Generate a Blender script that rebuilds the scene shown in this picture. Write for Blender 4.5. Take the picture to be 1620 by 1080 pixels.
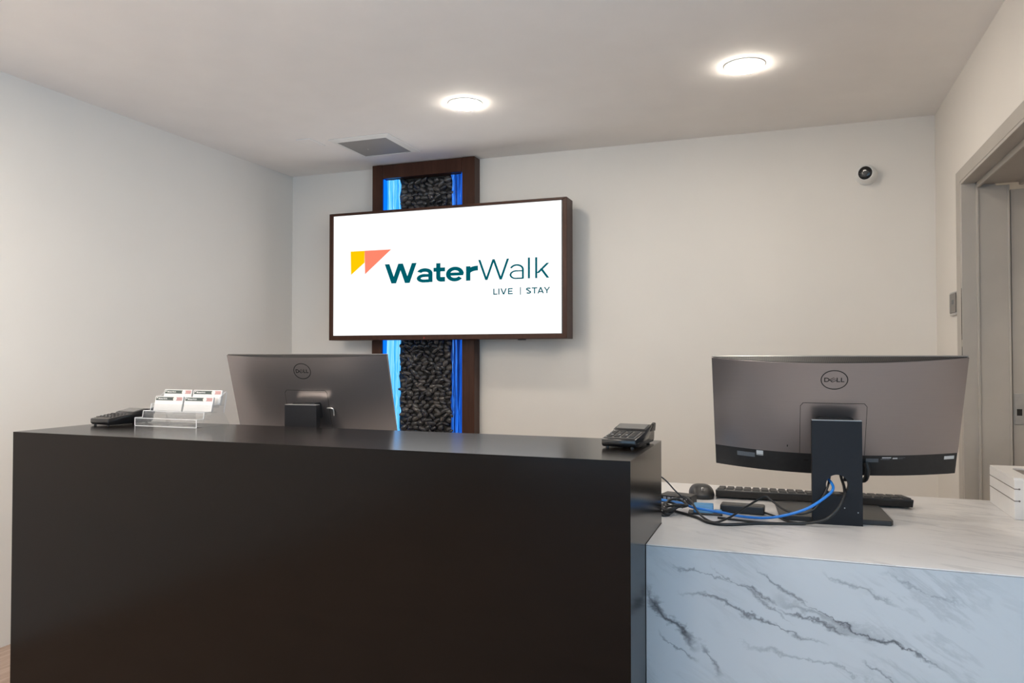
import bpy, bmesh, math, random
from mathutils import Vector, Matrix
R = math.radians
for o in list(bpy.data.objects): bpy.data.objects.remove(o)
S = bpy.context.scene
C = S.collection
random.seed(7)

# ------------------------------------------------------------------ camera, world, exposure
CAM_H = 1.273
cd = bpy.data.cameras.new('camera'); cam = bpy.data.objects.new('camera', cd); C.objects.link(cam)
cd.sensor_width = 36.0; cd.lens = 36.0 * 1194.08 / 1620.0; cd.clip_start = 0.02
cam.location = (0, 0, CAM_H); cam.rotation_euler = (R(90 + 1.124), 0, R(20.0))
S.camera = cam
w = bpy.data.worlds.new('world'); S.world = w; w.use_nodes = True
bg = w.node_tree.nodes['Background']; bg.inputs[0].default_value = (.50, .74, 1.0, 1); bg.inputs[1].default_value = 2.05
vs = S.view_settings
vs.view_transform = 'Standard'; vs.look = 'None'; vs.gamma = 1.0; vs.use_curve_mapping = False
vs.exposure = 0.73
LAMP = 68.0          # strength of every ceiling downlight lens
def portal(loc, rot, sx, sy):
    l = bpy.data.lights.new('window_portal', 'AREA'); l.shape = 'RECTANGLE'; l.size = sx; l.size_y = sy
    l.cycles.is_portal = True
    o = bpy.data.objects.new('window_portal', l); C.objects.link(o); o.location = loc; o.rotation_euler = rot
portal((1.67, -.85, 1.2), (0, R(90), 0), 2.3, 5.5)          # glazed right side of the lobby, facing -X
portal((-.8, -4.02, 1.3), (R(90), 0, 0), 4.0, 2.1)          # glazed rear of the lobby, facing +Y

# ------------------------------------------------------------------ node materials
def nmat(name):
    m = bpy.data.materials.new(name); m.use_nodes = True
    nt = m.node_tree; return m, nt, nt.nodes['Principled BSDF']
def put(nt, sock, v):
    if v is None: return
    if hasattr(v, 'is_linked'): nt.links.new(v, sock)
    elif isinstance(v, (tuple, list)) and len(v) == 3 and len(sock.default_value) == 4: sock.default_value = (*v, 1)
    else: sock.default_value = v
def node(nt, t, ins=None, **kw):
    n = nt.nodes.new(t)
    for k, v in kw.items(): setattr(n, k, v)
    for k, v in (ins or {}).items(): put(nt, n.inputs[k], v)
    return n
def mth(nt, op, a, b=None, c=None, clamp=False):
    n = nt.nodes.new('ShaderNodeMath'); n.operation = op; n.use_clamp = clamp
    for i, v in enumerate((a, b, c)):
        if v is not None: put(nt, n.inputs[i], v)
    return n.outputs[0]
def ramp(nt, fac, stops):
    n = nt.nodes.new('ShaderNodeValToRGB'); e = n.color_ramp.elements
    while len(e) < len(stops): e.new(.5)
    for k, (p, c) in enumerate(stops): e[k].position = p; e[k].color = (*c, 1) if len(c) == 3 else c
    nt.links.new(fac, n.inputs[0]); return n.outputs[0]
def mapping(nt, scale=(1, 1, 1), rot=(0, 0, 0), coord='Object'):
    tc = nt.nodes.new('ShaderNodeTexCoord')
    mp = node(nt, 'ShaderNodeMapping', {'Scale': scale, 'Rotation': rot}); nt.links.new(tc.outputs[coord], mp.inputs[0])
    return mp.outputs[0]
def noise(nt, vec, scale, detail=4, rough=.5, dist=0):
    return node(nt, 'ShaderNodeTexNoise', {'Vector': vec, 'Scale': scale, 'Detail': detail, 'Roughness': rough, 'Distortion': dist}).outputs[0]
def bump(nt, bsdf, h, strength, dist=.01):
    b = node(nt, 'ShaderNodeBump', {'Strength': strength, 'Distance': dist, 'Height': h}); nt.links.new(b.outputs[0], bsdf.inputs['Normal'])
def mixc(nt, f, a, b):
    n = nt.nodes.new('ShaderNodeMix'); n.data_type = 'RGBA'
    put(nt, n.inputs[0], f); put(nt, n.inputs[6], a); put(nt, n.inputs[7], b); return n.outputs[2]
def plain(name, col, rough=.5, metal=0, spec=.5, var=.06, scale=30, bmp=0, coat=0):
    m, nt, b = nmat(name)
    v = noise(nt, mapping(nt), scale, 3)
    lo = tuple(c * (1 - var) for c in col); hi = tuple(min(1, c * (1 + var)) for c in col)
    put(nt, b.inputs['Base Color'], ramp(nt, v, [(.3, lo), (.7, hi)]))
    b.inputs['Roughness'].default_value = rough; b.inputs['Metallic'].default_value = metal
    b.inputs['Specular IOR Level'].default_value = spec; b.inputs['Coat Weight'].default_value = coat
    if bmp: bump(nt, b, noise(nt, mapping(nt), scale * 4, 2), bmp, .002)
    return m
def glow(name, col, strength):
    m, nt, b = nmat(name)
    b.inputs['Base Color'].default_value = (0, 0, 0, 1); b.inputs['Specular IOR Level'].default_value = .0
    b.inputs['Emission Color'].default_value = (*col, 1); b.inputs['Emission Strength'].default_value = strength
    return m
def lin(r, g, b):
    return tuple(((c / 255 + .055) / 1.055) ** 2.4 if c > 10 else c / 255 / 12.92 for c in (r, g, b))

MT = {}
MT['wall'] = plain('wall_paint', (.765, .725, .67), .7, var=.012, scale=3, bmp=.08, spec=.3)
MT['ceiling'] = plain('ceiling_paint', (.89, .86, .83), .85, var=.015, scale=5, bmp=.25, spec=.2)
MT['trim'] = plain('trim_paint', (.43, .395, .35), .45, var=.03, scale=9)
MT['white'] = plain('white_enamel', (.80, .79, .76), .4, var=.015)
MT['black'] = plain('black_plastic', (.018, .017, .017), .38, var=.15, scale=60)
MT['blackgloss'] = plain('black_gloss', (.012, .011, .011), .16, var=.1)
MT['rubber'] = plain('black_rubber', (.012, .012, .012), .45, var=.2)
MT['darkstand'] = plain('dark_stand_metal', (.009, .009, .011), .5, metal=0, spec=.25, var=.08, scale=80)
MT['mattblack'] = plain('matt_black_plastic', (.010, .010, .011), .65, spec=.25, var=.1)
MT['keycap'] = plain('keycap', (.030, .028, .027), .5, var=.1)
MT['steel'] = plain('brushed_steel', (.55, .53, .50), .35, metal=.9, var=.06)
MT['bezel'] = plain('bezel_silver', (.50, .49, .48), .35, metal=.8, var=.04)
MT['bezeldark'] = plain('bezel_grey', (.26, .25, .24), .35, metal=.6, var=.04)
MT['paper'] = plain('card_paper', (.60, .59, .585), .6, var=.01)
MT['cardgreen'] = plain('card_band', (.045, .060, .055), .6, var=.05)
MT['cardpink'] = plain('card_patch', (.42, .23, .22), .6, var=.1, scale=200)
MT['cardcream'] = plain('card_seal', (.72, .68, .55), .6, var=.05)
MT['cardink'] = plain('card_white_ink', (.75, .75, .73), .6, var=.02)
MT['greytext'] = plain('card_grey_ink', (.5, .5, .51), .6, var=.02)
MT['ink'] = plain('logo_black', (.006, .006, .006), .3, var=.02)
MT['bluecord'] = plain('blue_cord', (.015, .19, .62), .35, var=.06, scale=50)
MT['blueplug'] = plain('blue_plug', (.06, .25, .47), .4, var=.08, scale=40)
MT['sticker'] = plain('white_sticker', (.62, .62, .60), .55, var=.03)
MT['stickergrey'] = plain('grey_sticker', (.12, .13, .14), .5, var=.1, scale=300)
MT['plate'] = plain('grey_plate', (.17, .155, .14), .4, var=.08)
MT['slot'] = plain('dark_slot', (.01, .008, .006), .7, var=.1)
MT['boxwhite'] = plain('box_white_laminate', (.77, .745, .72), .35, var=.015)
MT['wire'] = plain('box_groove', (.20, .17, .15), .5, var=.1)
MT['lens'] = glow('lamp_lens', (1.0, .91, .79), LAMP)
MT['panel'] = glow('added_panel_glow', (1.0, .89, .77), 18.0)  # emitter of the out-of-view panels added as fill light
MT['screen'] = glow('screen_white', (1, 1, 1), .78)
MT['teal'] = glow('screen_teal', lin(0, 84, 96), .73)
MT['yellow'] = glow('screen_yellow', lin(255, 188, 4), .73)
MT['coral'] = glow('screen_coral', lin(255, 126, 100), .73)
MT['redled'] = glow('standby_led', (.6, .03, .04), .6)

def wood(name, dark, light, rough, grain, coat=0, axis=(1, 1, 1)):
    m, nt, b = nmat(name)
    v = noise(nt, mapping(nt, axis), grain, 6, .65, .4)
    v2 = noise(nt, mapping(nt, tuple(a * .25 for a in axis)), grain, 2)
    f = mth(nt, 'ADD', mth(nt, 'MULTIPLY', v, .7), mth(nt, 'MULTIPLY', v2, .3))
    put(nt, b.inputs['Base Color'], ramp(nt, f, [(.35, dark), (.65, light)]))
    b.inputs['Roughness'].default_value = rough; b.inputs['Coat Weight'].default_value = coat
    bump(nt, b, v, .03, .001); b.inputs['Specular IOR Level'].default_value = .20
    return m
MT['espresso'] = wood('espresso_laminate', (.0032, .0016, .0009), (.0056, .0031, .0019), .19, 9, 0, (.5, 8, 14))
MT['mahogany'] = wood('dark_mahogany', (.042, .016, .009), (.066, .026, .015), .36, 8, 0, (6, 6, .5))
MT['plank'] = wood('plank_wood', (.235, .168, .135), (.43, .325, .265), .5, 5, 0, (7, .8, 1))

# marble: fine soft veins plus a few named strong veins, all in metres of the slab itself
def marble(name, veins, plane, base, soft):
    m, nt, b = nmat(name)
    tc = nt.nodes.new('ShaderNodeTexCoord')
    sp = nt.nodes.new('ShaderNodeSeparateXYZ'); nt.links.new(tc.outputs['Object'], sp.inputs[0])
    px = sp.outputs[0]; pz = sp.outputs[2] if plane == 'XZ' else sp.outputs[1]
    big = noise(nt, tc.outputs['Object'], 7, 5, .6); fine = noise(nt, tc.outputs['Object'], 42, 5, .65)
    wob = mth(nt, 'ADD', mth(nt, 'MULTIPLY', mth(nt, 'SUBTRACT', big, .5), .13), mth(nt, 'MULTIPLY', mth(nt, 'SUBTRACT', fine, .5), .022))
    mpp = node(nt, 'ShaderNodeMapping', {'Rotation': (0, R(-32), 0), 'Scale': (9, 26, 26)}); nt.links.new(tc.outputs['Object'], mpp.inputs[0])
    patch = noise(nt, mpp.outputs[0], 1.0, 6, .7, .3)
    total = None
    for (x0, z0, x1, z1, wd, st) in veins:
        L = math.hypot(x1 - x0, z1 - z0); dx, dz = (x1 - x0) / L, (z1 - z0) / L
        ax = mth(nt, 'SUBTRACT', px, x0); az = mth(nt, 'SUBTRACT', pz, z0)
        u = mth(nt, 'MULTIPLY_ADD', ax, dx / L, mth(nt, 'MULTIPLY', az, dz / L))
        v = mth(nt, 'ADD', mth(nt, 'MULTIPLY_ADD', ax, -dz, mth(nt, 'MULTIPLY', az, dx)), wob)
        prof = mth(nt, 'SUBTRACT', 1.0, mth(nt, 'DIVIDE', mth(nt, 'ABSOLUTE', v), mth(nt, 'MULTIPLY', mth(nt, 'POWER', patch, 3.2), wd * 7.0)), clamp=True)
        hump = mth(nt, 'MULTIPLY', mth(nt, 'MULTIPLY', u, mth(nt, 'SUBTRACT', 1.0, u)), 5.0, clamp=True)
        hump = mth(nt, 'MAXIMUM', hump, 0.0)
        s = mth(nt, 'MULTIPLY', mth(nt, 'MULTIPLY', prof, hump), st)
        total = s if total is None else mth(nt, 'MAXIMUM', total, s)
    mp = mapping(nt, (1.0, 1, 1), (0, R(-32), 0) if plane == 'XZ' else (0, 0, R(25)))
    mp2 = node(nt, 'ShaderNodeMapping', {'Scale': (1.6, 7, 7) if plane == 'XZ' else (1.6, 8, 1)}); nt.links.new(mp, mp2.inputs[0])
    rid = noise(nt, mp2.outputs[0], 1.7, 7, .62, .5)
    rid = mth(nt, 'SUBTRACT', 1.0, mth(nt, 'MULTIPLY', mth(nt, 'ABSOLUTE', mth(nt, 'SUBTRACT', rid, .5)), 22.0), clamp=True)
    gate = noise(nt, tc.outputs['Object'], 3.1, 3)
    gate = mth(nt, 'MULTIPLY', mth(nt, 'SUBTRACT', gate, .44), 6.0, clamp=True)
    sf = mth(nt, 'MULTIPLY', mth(nt, 'MULTIPLY', rid, gate), soft)
    cloud = mth(nt, 'MULTIPLY', mth(nt, 'SUBTRACT', noise(nt, mp2.outputs[0], .9, 5, .6), .5, clamp=True), .9, clamp=True)
    col = mixc(nt, cloud, base, tuple(c * .62 for c in base))
    col = mixc(nt, sf, col, (.22, .22, .23))
    if total is not None: col = mixc(nt, total, col, (.05, .052, .06))
    put(nt, b.inputs['Base Color'], col); b.inputs['Roughness'].default_value = .32
    return m
FRONT_VEINS = [(-.375, .66, -.215, .50, .018, .95), (-.20, .72, .02, .60, .006, .55), (-.30, .73, -.13, .68, .007, .55),
    (-.28, .66, .10, .555, .0065, .75), (-.08, .735, .06, .635, .008, .65), (-.05, .66, .24, .58, .022, .42), (.02, .655, .36, .525, .0075, .95),
    (-.03, .635, .16, .59, .008, .8), (.08, .745, .25, .65, .007, .45), (.20, .735, .40, .68, .006, .35), (-.33, .545, -.22, .47, .006, .6),
    (-.21, .53, -.16, .44, .010, .6), (-.13, .56, .22, .46, .007, .35), (.16, .52, .25, .46, .006, .6), (-.12, .68, -.02, .64, .005, .7)]
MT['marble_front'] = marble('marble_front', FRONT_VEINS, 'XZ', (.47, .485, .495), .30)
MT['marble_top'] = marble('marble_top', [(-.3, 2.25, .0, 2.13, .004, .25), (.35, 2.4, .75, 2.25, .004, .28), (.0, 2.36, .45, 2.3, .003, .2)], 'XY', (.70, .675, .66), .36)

# brushed grey monitor shell
m, nt, b = nmat('monitor_shell')
v = noise(nt, mapping(nt, (1, 1, 60)), 12, 3)
put(nt, b.inputs['Base Color'], ramp(nt, v, [(.3, (.335, .300, .293)), (.7, (.345, .310, .303))]))
b.inputs['Metallic'].default_value = .9; b.inputs['Roughness'].default_value = .33; MT['shell'] = m
# vent strip along the top of the monitor: fine slots
m, nt, b = nmat('vent_strip')
wv = node(nt, 'ShaderNodeTexWave', {'Vector': mapping(nt), 'Scale': 60.0}, bands_direction='X')
put(nt, b.inputs['Base Color'], ramp(nt, wv.outputs[0], [(.45, (.004, .0035, .0035)), (.6, (.030, .027, .025))])); b.inputs['Roughness'].default_value = .5; MT['vent'] = m
# perforated grille
m, nt, b = nmat('perforated_grille')
vo = node(nt, 'ShaderNodeTexVoronoi', {'Vector': mapping(nt), 'Scale': 190.0, 'Randomness': 0.0})
put(nt, b.inputs['Base Color'], ramp(nt, vo.outputs[0], [(.30, (.05, .047, .043)), (.42, (.36, .345, .325))])); b.inputs['Roughness'].default_value = .6; MT['grille'] = m
# wet black river pebbles
m, nt, b = nmat('wet_pebble')
oi = nt.nodes.new('ShaderNodeObjectInfo')
put(nt, b.inputs['Base Color'], ramp(nt, oi.outputs['Random'], [(0, (.016, .016, .018)), (.6, (.042, .040, .039)), (1, (.085, .076, .068))]))
b.inputs['Roughness'].default_value = .15; bump(nt, b, noise(nt, mapping(nt), 2.5, 3), .2, .002); MT['pebble'] = m
# rippled acrylic: vertical streaks of blue LED light painted into its emission
def acrylic(name, stops, strength):
    m, nt, b = nmat(name)
    v = noise(nt, mapping(nt, (130, 1, 1.1)), 1.0, 5, .6, .25)
    put(nt, b.inputs['Emission Color'], ramp(nt, v, stops)); b.inputs['Emission Strength'].default_value = strength
    b.inputs['Base Color'].default_value = (.01, .05, .2, 1); b.inputs['Roughness'].default_value = .12
    return m
MT['water_bright'] = acrylic('painted_glow_water_bright', [(.30, (.01, .20, .85)), (.47, (.05, .42, 1.0)), (.62, (.30, .68, 1.0)), (.78, (.65, .88, 1.0))], .75)
MT['water_dark'] = acrylic('painted_glow_water_dark', [(.42, (.001, .008, .05)), (.50, (.002, .02, .12)), (.57, (.01, .13, .65)), (.68, (.14, .48, 1.0))], .68)
MT['led_blue'] = glow('blue_led_strip', (.002, .15, 1.0), .9)
# clear acrylic
m, nt, b = nmat('clear_acrylic')
out = nt.nodes['Material Output']
tr = node(nt, 'ShaderNodeBsdfTransparent', {'Color': (.965, .97, .97)}); gl = node(nt, 'ShaderNodeBsdfGlossy', {'Color': (1, 1, 1), 'Roughness': .04})
df = node(nt, 'ShaderNodeBsdfDiffuse', {'Color': (.9, .9, .9)})
lw = node(nt, 'ShaderNodeLayerWeight', {'Blend': .5}); fr_o = mth(nt, 'MULTIPLY_ADD', mth(nt, 'POWER', lw.outputs['Facing'], 4.0), .45, .03)
m1 = nt.nodes.new('ShaderNodeMixShader'); put(nt, m1.inputs[0], .035); nt.links.new(tr.outputs[0], m1.inputs[1]); nt.links.new(df.outputs[0], m1.inputs[2])
m2 = nt.nodes.new('ShaderNodeMixShader'); nt.links.new(fr_o, m2.inputs[0]); nt.links.new(m1.outputs[0], m2.inputs[1]); nt.links.new(gl.outputs[0], m2.inputs[2])
nt.links.new(m2.outputs[0], out.inputs[0]); MT['acrylic'] = m
MT['acryledge'] = plain('acrylic_edge', (.72, .72, .73), .15, var=.02)
# window glass
m, nt, b = nmat('window_glass')
out = nt.nodes['Material Output']
tr = node(nt, 'ShaderNodeBsdfTransparent', {'Color': (.93, .96, .97)}); gl = node(nt, 'ShaderNodeBsdfGlossy', {'Color': (1, 1, 1), 'Roughness': .01})
lw = node(nt, 'ShaderNodeLayerWeight', {'Blend': .5}); m2 = nt.nodes.new('ShaderNodeMixShader')
nt.links.new(mth(nt, 'MULTIPLY_ADD', mth(nt, 'POWER', lw.outputs['Facing'], 4.0), .6, .04), m2.inputs[0]); nt.links.new(tr.outputs[0], m2.inputs[1]); nt.links.new(gl.outputs[0], m2.inputs[2]); nt.links.new(m2.outputs[0], out.inputs[0]); MT['glass'] = m

# ------------------------------------------------------------------ mesh helpers
def mesh_obj(name, bm, mat, parent=None, smooth=False):
    bmesh.ops.recalc_face_normals(bm, faces=bm.faces)
    me = bpy.data.meshes.new(name); bm.to_mesh(me); bm.free()
    if smooth:
        for f in me.polygons: f.use_smooth = True
        try: me.set_sharp_from_angle(angle=R(38))
        except Exception: pass
    me.materials.append(MT[mat] if isinstance(mat, str) else mat)
    o = bpy.data.objects.new(name, me); C.objects.link(o)
    if parent: o.parent = parent
    return o
def tag(o, label=None, cat=None, group=None, kind=None):
    if label: o['label'] = label
    if cat: o['category'] = cat
    if group: o['group'] = group
    if kind: o['kind'] = kind
    return o
def thing(name, label, cat, loc=(0, 0, 0), rz=0, group=None):
    o = bpy.data.objects.new(name, None); C.objects.link(o); o.location = loc; o.rotation_euler = (0, 0, rz); o.empty_display_size = .1
    return tag(o, label, cat, group)
def copy_tree(o, parent=None):
    c = o.copy(); C.objects.link(c); c.parent = parent
    for ch in [x for x in list(bpy.data.objects) if x.parent == o and x != c]: copy_tree(ch, c)
    return c
def box(x0, x1, y0, y1, z0, z1, bev=0, seg=2, bm=None):
    own = bm is None; b = bmesh.new()
    bmesh.ops.create_cube(b, size=1, matrix=Matrix.Translation(((x0 + x1) / 2, (y0 + y1) / 2, (z0 + z1) / 2)) @ Matrix.Diagonal((x1 - x0, y1 - y0, z1 - z0, 1)))
    if bev: bmesh.ops.bevel(b, geom=list(b.edges), offset=bev, segments=seg, affect='EDGES', profile=.5)
    return b if own else join(bm, b)
def join(bm, b):
    me = bpy.data.meshes.new('tmp'); b.to_mesh(me); b.free(); bm.from_mesh(me); bpy.data.meshes.remove(me); return bm
def prism(poly, axis, a, b_, bev=0, seg=2):
    """extrude a 2-D polygon: axis 'x' -> poly is (y,z); 'y' -> (x,z); 'z' -> (x,y)"""
    bm = bmesh.new()
    def P(q, t): return {'x': (t, q[0], q[1]), 'y': (q[0], t, q[1]), 'z': (q[0], q[1], t)}[axis]
    lo = [bm.verts.new(P(q, a)) for q in poly]; hi = [bm.verts.new(P(q, b_)) for q in poly]
    bm.faces.new(lo); bm.faces.new(hi[::-1]); n = len(poly)
    for i in range(n): bm.faces.new((lo[i], hi[i], hi[(i + 1) % n], lo[(i + 1) % n]))
    bmesh.ops.recalc_face_normals(bm, faces=bm.faces)
    if bev: bmesh.ops.bevel(bm, geom=list(bm.edges), offset=bev, segments=seg, affect='EDGES', profile=.5)
    return bm
def lathe(prof, n=40, mat4=None):
    bm = bmesh.new(); rings = []
    for r, z in prof:
        rings.append([bm.verts.new((r * math.cos(2 * math.pi * k / n), r * math.sin(2 * math.pi * k / n), z)) for k in range(n)] if r > 1e-6 else [bm.verts.new((0, 0, z))])
    for A, B in zip(rings, rings[1:]):
        for k in range(n):
            a0, a1 = A[k % len(A)], A[(k + 1) % len(A)]; b0, b1 = B[k % len(B)], B[(k + 1) % len(B)]
            f = [a0] + ([a1] if a1 is not a0 else []) + ([b1] if b1 is not b0 else []) + [b0]
            if len(set(f)) >= 3: bm.faces.new(f)
    if mat4 is not None: bmesh.ops.transform(bm, matrix=mat4, verts=bm.verts)
    return bm
def catmull(pts, n=8):
    P = [Vector(p) for p in pts]; P = [P[0] * 2 - P[1]] + P + [P[-1] * 2 - P[-2]]; out = []
    for i in range(1, len(P) - 2):
        a, b_, c, d = P[i - 1:i + 3]
        for k in range(n):
            t = k / n
            out.append(.5 * ((2 * b_) + (c - a) * t + (2 * a - 5 * b_ + 4 * c - d) * t * t + (3 * b_ - a - 3 * c + d) * t ** 3))
    out.append(P[-2]); return out
def tube(pts, r, n=8, smooth=8, bm=None):
    path = catmull(pts, smooth) if smooth else [Vector(p) for p in pts]
    bm = bm or bmesh.new(); rings = []; up = Vector((0, 0, 1))
    for i, p in enumerate(path):
        t = (path[min(i + 1, len(path) - 1)] - path[max(i - 1, 0)]).normalized()
        s = t.cross(up)
        if s.length < .05: s = t.cross(Vector((1, 0, 0)))
        s.normalize(); q = s.cross(t)
        rings.append([bm.verts.new(p + s * (r * math.cos(2 * math.pi * k / n)) + q * (r * math.sin(2 * math.pi * k / n))) for k in range(n)])
    for A, B in zip(rings, rings[1:]):
        for k in range(n): bm.faces.new((A[k], A[(k + 1) % n], B[(k + 1) % n], B[k]))
    bm.faces.new(rings[0]); bm.faces.new(rings[-1][::-1]); return bm

# stroke lettering: each glyph is a list of flat quads / strips in (x 0..1, y 0..1 of cap height)
def strip(pts, wd, closed=False):
    out = []; n = len(pts); L = []; Rr = []
    for i in range(n):
        a = Vector(pts[(i - 1) % n] if closed or i else pts[0]); b_ = Vector(pts[(i + 1) % n] if closed or i < n - 1 else pts[-1])
        t = (b_ - a).normalized(); nn = Vector((-t.y, t.x)) * wd / 2
        L.append(Vector(pts[i]) + nn); Rr.append(Vector(pts[i]) - nn)
    for i in range(n if closed else n - 1):
        j = (i + 1) % n; out.append([L[i], L[j], Rr[j], Rr[i]])
    return out
def ell(cx, cy, rx, ry, sx, sy, a0, a1, n=26):
    O = arc(cx, cy, rx, ry, a0, a1, n); I = arc(cx, cy, rx - sx, ry - sy, a0, a1, n)
    return [[Vector(O[k]), Vector(O[k + 1]), Vector(I[k + 1]), Vector(I[k])] for k in range(n)]
def arc(cx, cy, rx, ry, a0, a1, n=18):
    return [(cx + rx * math.cos(R(a0 + (a1 - a0) * k / n)), cy + ry * math.sin(R(a0 + (a1 - a0) * k / n))) for k in range(n + 1)]
def para(x0, y0, x1, y1, t): return [Vector((x0, y0)), Vector((x0 + t, y0)), Vector((x1 + t, y1)), Vector((x1, y1))]
def rect(x0, x1, y0, y1): return [Vector((x0, y0)), Vector((x1, y0)), Vector((x1, y1)), Vector((x0, y1))]
def glyph(ch, w_, s):
    """polygons of one letter of width w_ and stroke s (cap height 1, x-height .70)"""
    X = .71; h = s / 2
    if ch == 'W':
        t = s * 1.12; q = (w_ - t) / 4
        return [para(0, 1, q, 0, t), para(2 * q, 1, q, 0, t), para(2 * q, 1, 3 * q, 0, t), para(4 * q, 1, 3 * q, 0, t)]
    if ch == 'a':
        v = s * .78
        return ell(w_ * .5 - .02, X - .26, w_ * .5 - .02, .26, s, v, 160, 0, 14) + [rect(w_ - s - .04, w_ - .04, 0, X - .26)] + \
            ell(w_ * .44, .205, w_ * .44, .215, s * .95, v * .85, 75, 285, 18) + [rect(w_ * .44, w_ - s * .6, .415 - v * .8, .412), rect(w_ * .50, w_ - s, -.008, v * .8)]
    if ch == 't':
        cx = w_ * .42
        return strip([(cx, .93), (cx, .25)] + arc(cx + .17, .17 + h * .4, .17, .17 - h * .6, 180, 275, 8) + [(w_, h)], s) + [rect(0, w_, X - s * .85, X)]
    if ch == 'e':
        v = s * .78
        return ell(w_ / 2, X / 2, w_ / 2, X / 2 + .01, s, v, 0, 322, 30) + [rect(s * .6, w_ - s * .12, X / 2 - v * .42, X / 2 + v * .42)]
    if ch == 'r':
        return [rect(0, s, 0, X)] + strip(arc(w_ + .02, X - .30 - h * .2, w_ + .02 - h, .30 - h * .7, 180, 88, 10), s)
    if ch == 'l': return [rect(0, s, 0, 1)]
    if ch == 'k':
        return [rect(0, s, 0, 1), para(s * .5, .24, w_ - s * 1.35, X, s * 1.35), para(w_ * .33, .45, w_ - s * 1.25, 0, s * 1.25)]
    if ch == 'L': return [rect(0, s, 0, 1), rect(0, w_, 0, s * .9)]
    if ch == 'I': return [rect(w_ / 2 - h, w_ / 2 + h, 0, 1)]
    if ch == '|': return [rect(w_ / 2 - h * .8, w_ / 2 + h * .8, -.12, 1.1)]
    if ch == 'V': t = s * 1.1; q = (w_ - t) / 2; return [para(0, 1, q, 0, t), para(2 * q, 1, q, 0, t)]
    if ch == 'A': t = s * 1.1; q = (w_ - t) / 2; return [para(0, 0, q, 1, t), para(2 * q, 0, q, 1, t), rect(w_ * .22, w_ * .78, .2, .2 + s * .85)]
    if ch == 'E': return [rect(0, s, 0, 1), rect(0, w_, 0, s * .9), rect(0, w_ * .92, .5 - h * .9, .5 + h * .9), rect(0, w_, 1 - s * .9, 1)]
    if ch == 'T': return [rect(0, w_, 1 - s * .9, 1), rect(w_ / 2 - h, w_ / 2 + h, 0, 1)]
    if ch == 'Y': t = s * 1.1; q = (w_ - t) / 2; return [para(0, 1, q, .42, t), para(2 * q, 1, q, .42, t), rect(w_ / 2 - h, w_ / 2 + h, 0, .45)]
    if ch == 'S':
        return strip(arc(w_ / 2, .745, w_ / 2 - h, .255 - h, 25, 260, 14) + arc(w_ / 2, .255, w_ / 2 - h, .255 - h, 80, -155, 14), s)
    if ch == 'D': return [rect(0, s, 0, 1)] + strip([(s * .5, 1 - h)] + arc(w_ * .40, .5, w_ * .6 - h, .5 - h, 90, -90, 16) + [(s * .5, h)], s)
    if ch == 'e_slant':      # the tilted E of the ring logo: three slanted bars and a joining side
        return [para(0, .50, w_ * .62, 1.04, s * 1.5), para(w_ * .18, .26, w_ * .84, .78, s * 1.4), para(w_ * .40, -.04, w_ * 1.0, .46, s * 1.5), para(0, .50, w_ * .40, -.04, s * 1.6)]
    return []
def lettering(name, mat, parent, items, to3, cap, each=False):
    """items: (char, x0 metres, width metres, stroke in cap units, baseline); to3 maps (x, z) to a point"""
    if each:
        for it in items: lettering(name, mat, parent, [it], to3, cap)
        return
    bm = bmesh.new()
    for ch, x0, wm, s, base in items:
        for poly in glyph(ch, wm / cap, s):
            vs_ = [bm.verts.new(to3(x0 + q[0] * cap, base + q[1] * cap)) for q in poly]
            try: bm.faces.new(vs_)
            except Exception: pass
    me = bpy.data.meshes.new(name); bm.to_mesh(me); bm.free(); me.materials.append(MT[mat])
    o = bpy.data.objects.new(name, me); C.objects.link(o); o.parent = parent; return o

# ------------------------------------------------------------------ room shell (metres; camera stands at x=0, y=0)
XL, XR, YB, CH = -3.24, .730, 4.416, 2.526
YN, XE, YR = -4.0, 1.65, 2.02        # rear of lobby, glazed right side of lobby, lobby face of the corridor wall
def struct(name, bm, mat, label=None): return tag(mesh_obj(name, bm, mat), label, kind='structure')
struct('wall_left', box(XL - .12, XL, YN, YB + .12, -.10, CH), 'wall', 'plain off-white painted side wall beside the dark desk')
struct('wall_back', box(XL, XR + .12, YB, YB + .12, -.10, CH), 'wall', 'plain off-white painted wall behind the mounted display')
struct('ceiling', prism([(XL - .12, YN - .12), (XE + .12, YN - .12), (XE + .12, YR - .10), (2.12, YR - .10), (2.12, YB + .12), (XL - .12, YB + .12)], 'z', CH, CH + .12), 'ceiling', 'flat greige ceiling with recessed lights')
# right wall: solid pier behind the cased opening, and the header over it
wr = prism([(YB, 0), (3.76, 0), (3.76, 2.04), (YR, 2.04), (YR, CH), (YB, CH)], 'x', XR, XR + .12)
struct('wall_right', wr, 'wall', 'off-white wall with a wide cased opening')
struct('wall_daylight_block', box(XR + .12, 2.12, YR - .10, YR, 0, CH), 'wall', 'unseen off-white wall added to block daylight between corridor and lobby')  # out of view, put here to stop lobby daylight entering the corridor
struct('wall_corridor_end', box(2.0, 2.12, YR, YB, 0, CH), 'wall', 'off-white corridor wall beyond the cased opening')
struct('wall_corridor_back', box(XR + .12, 2.0, YB, YB + .12, 0, CH), 'wall', 'off-white wall closing the corridor')
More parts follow.
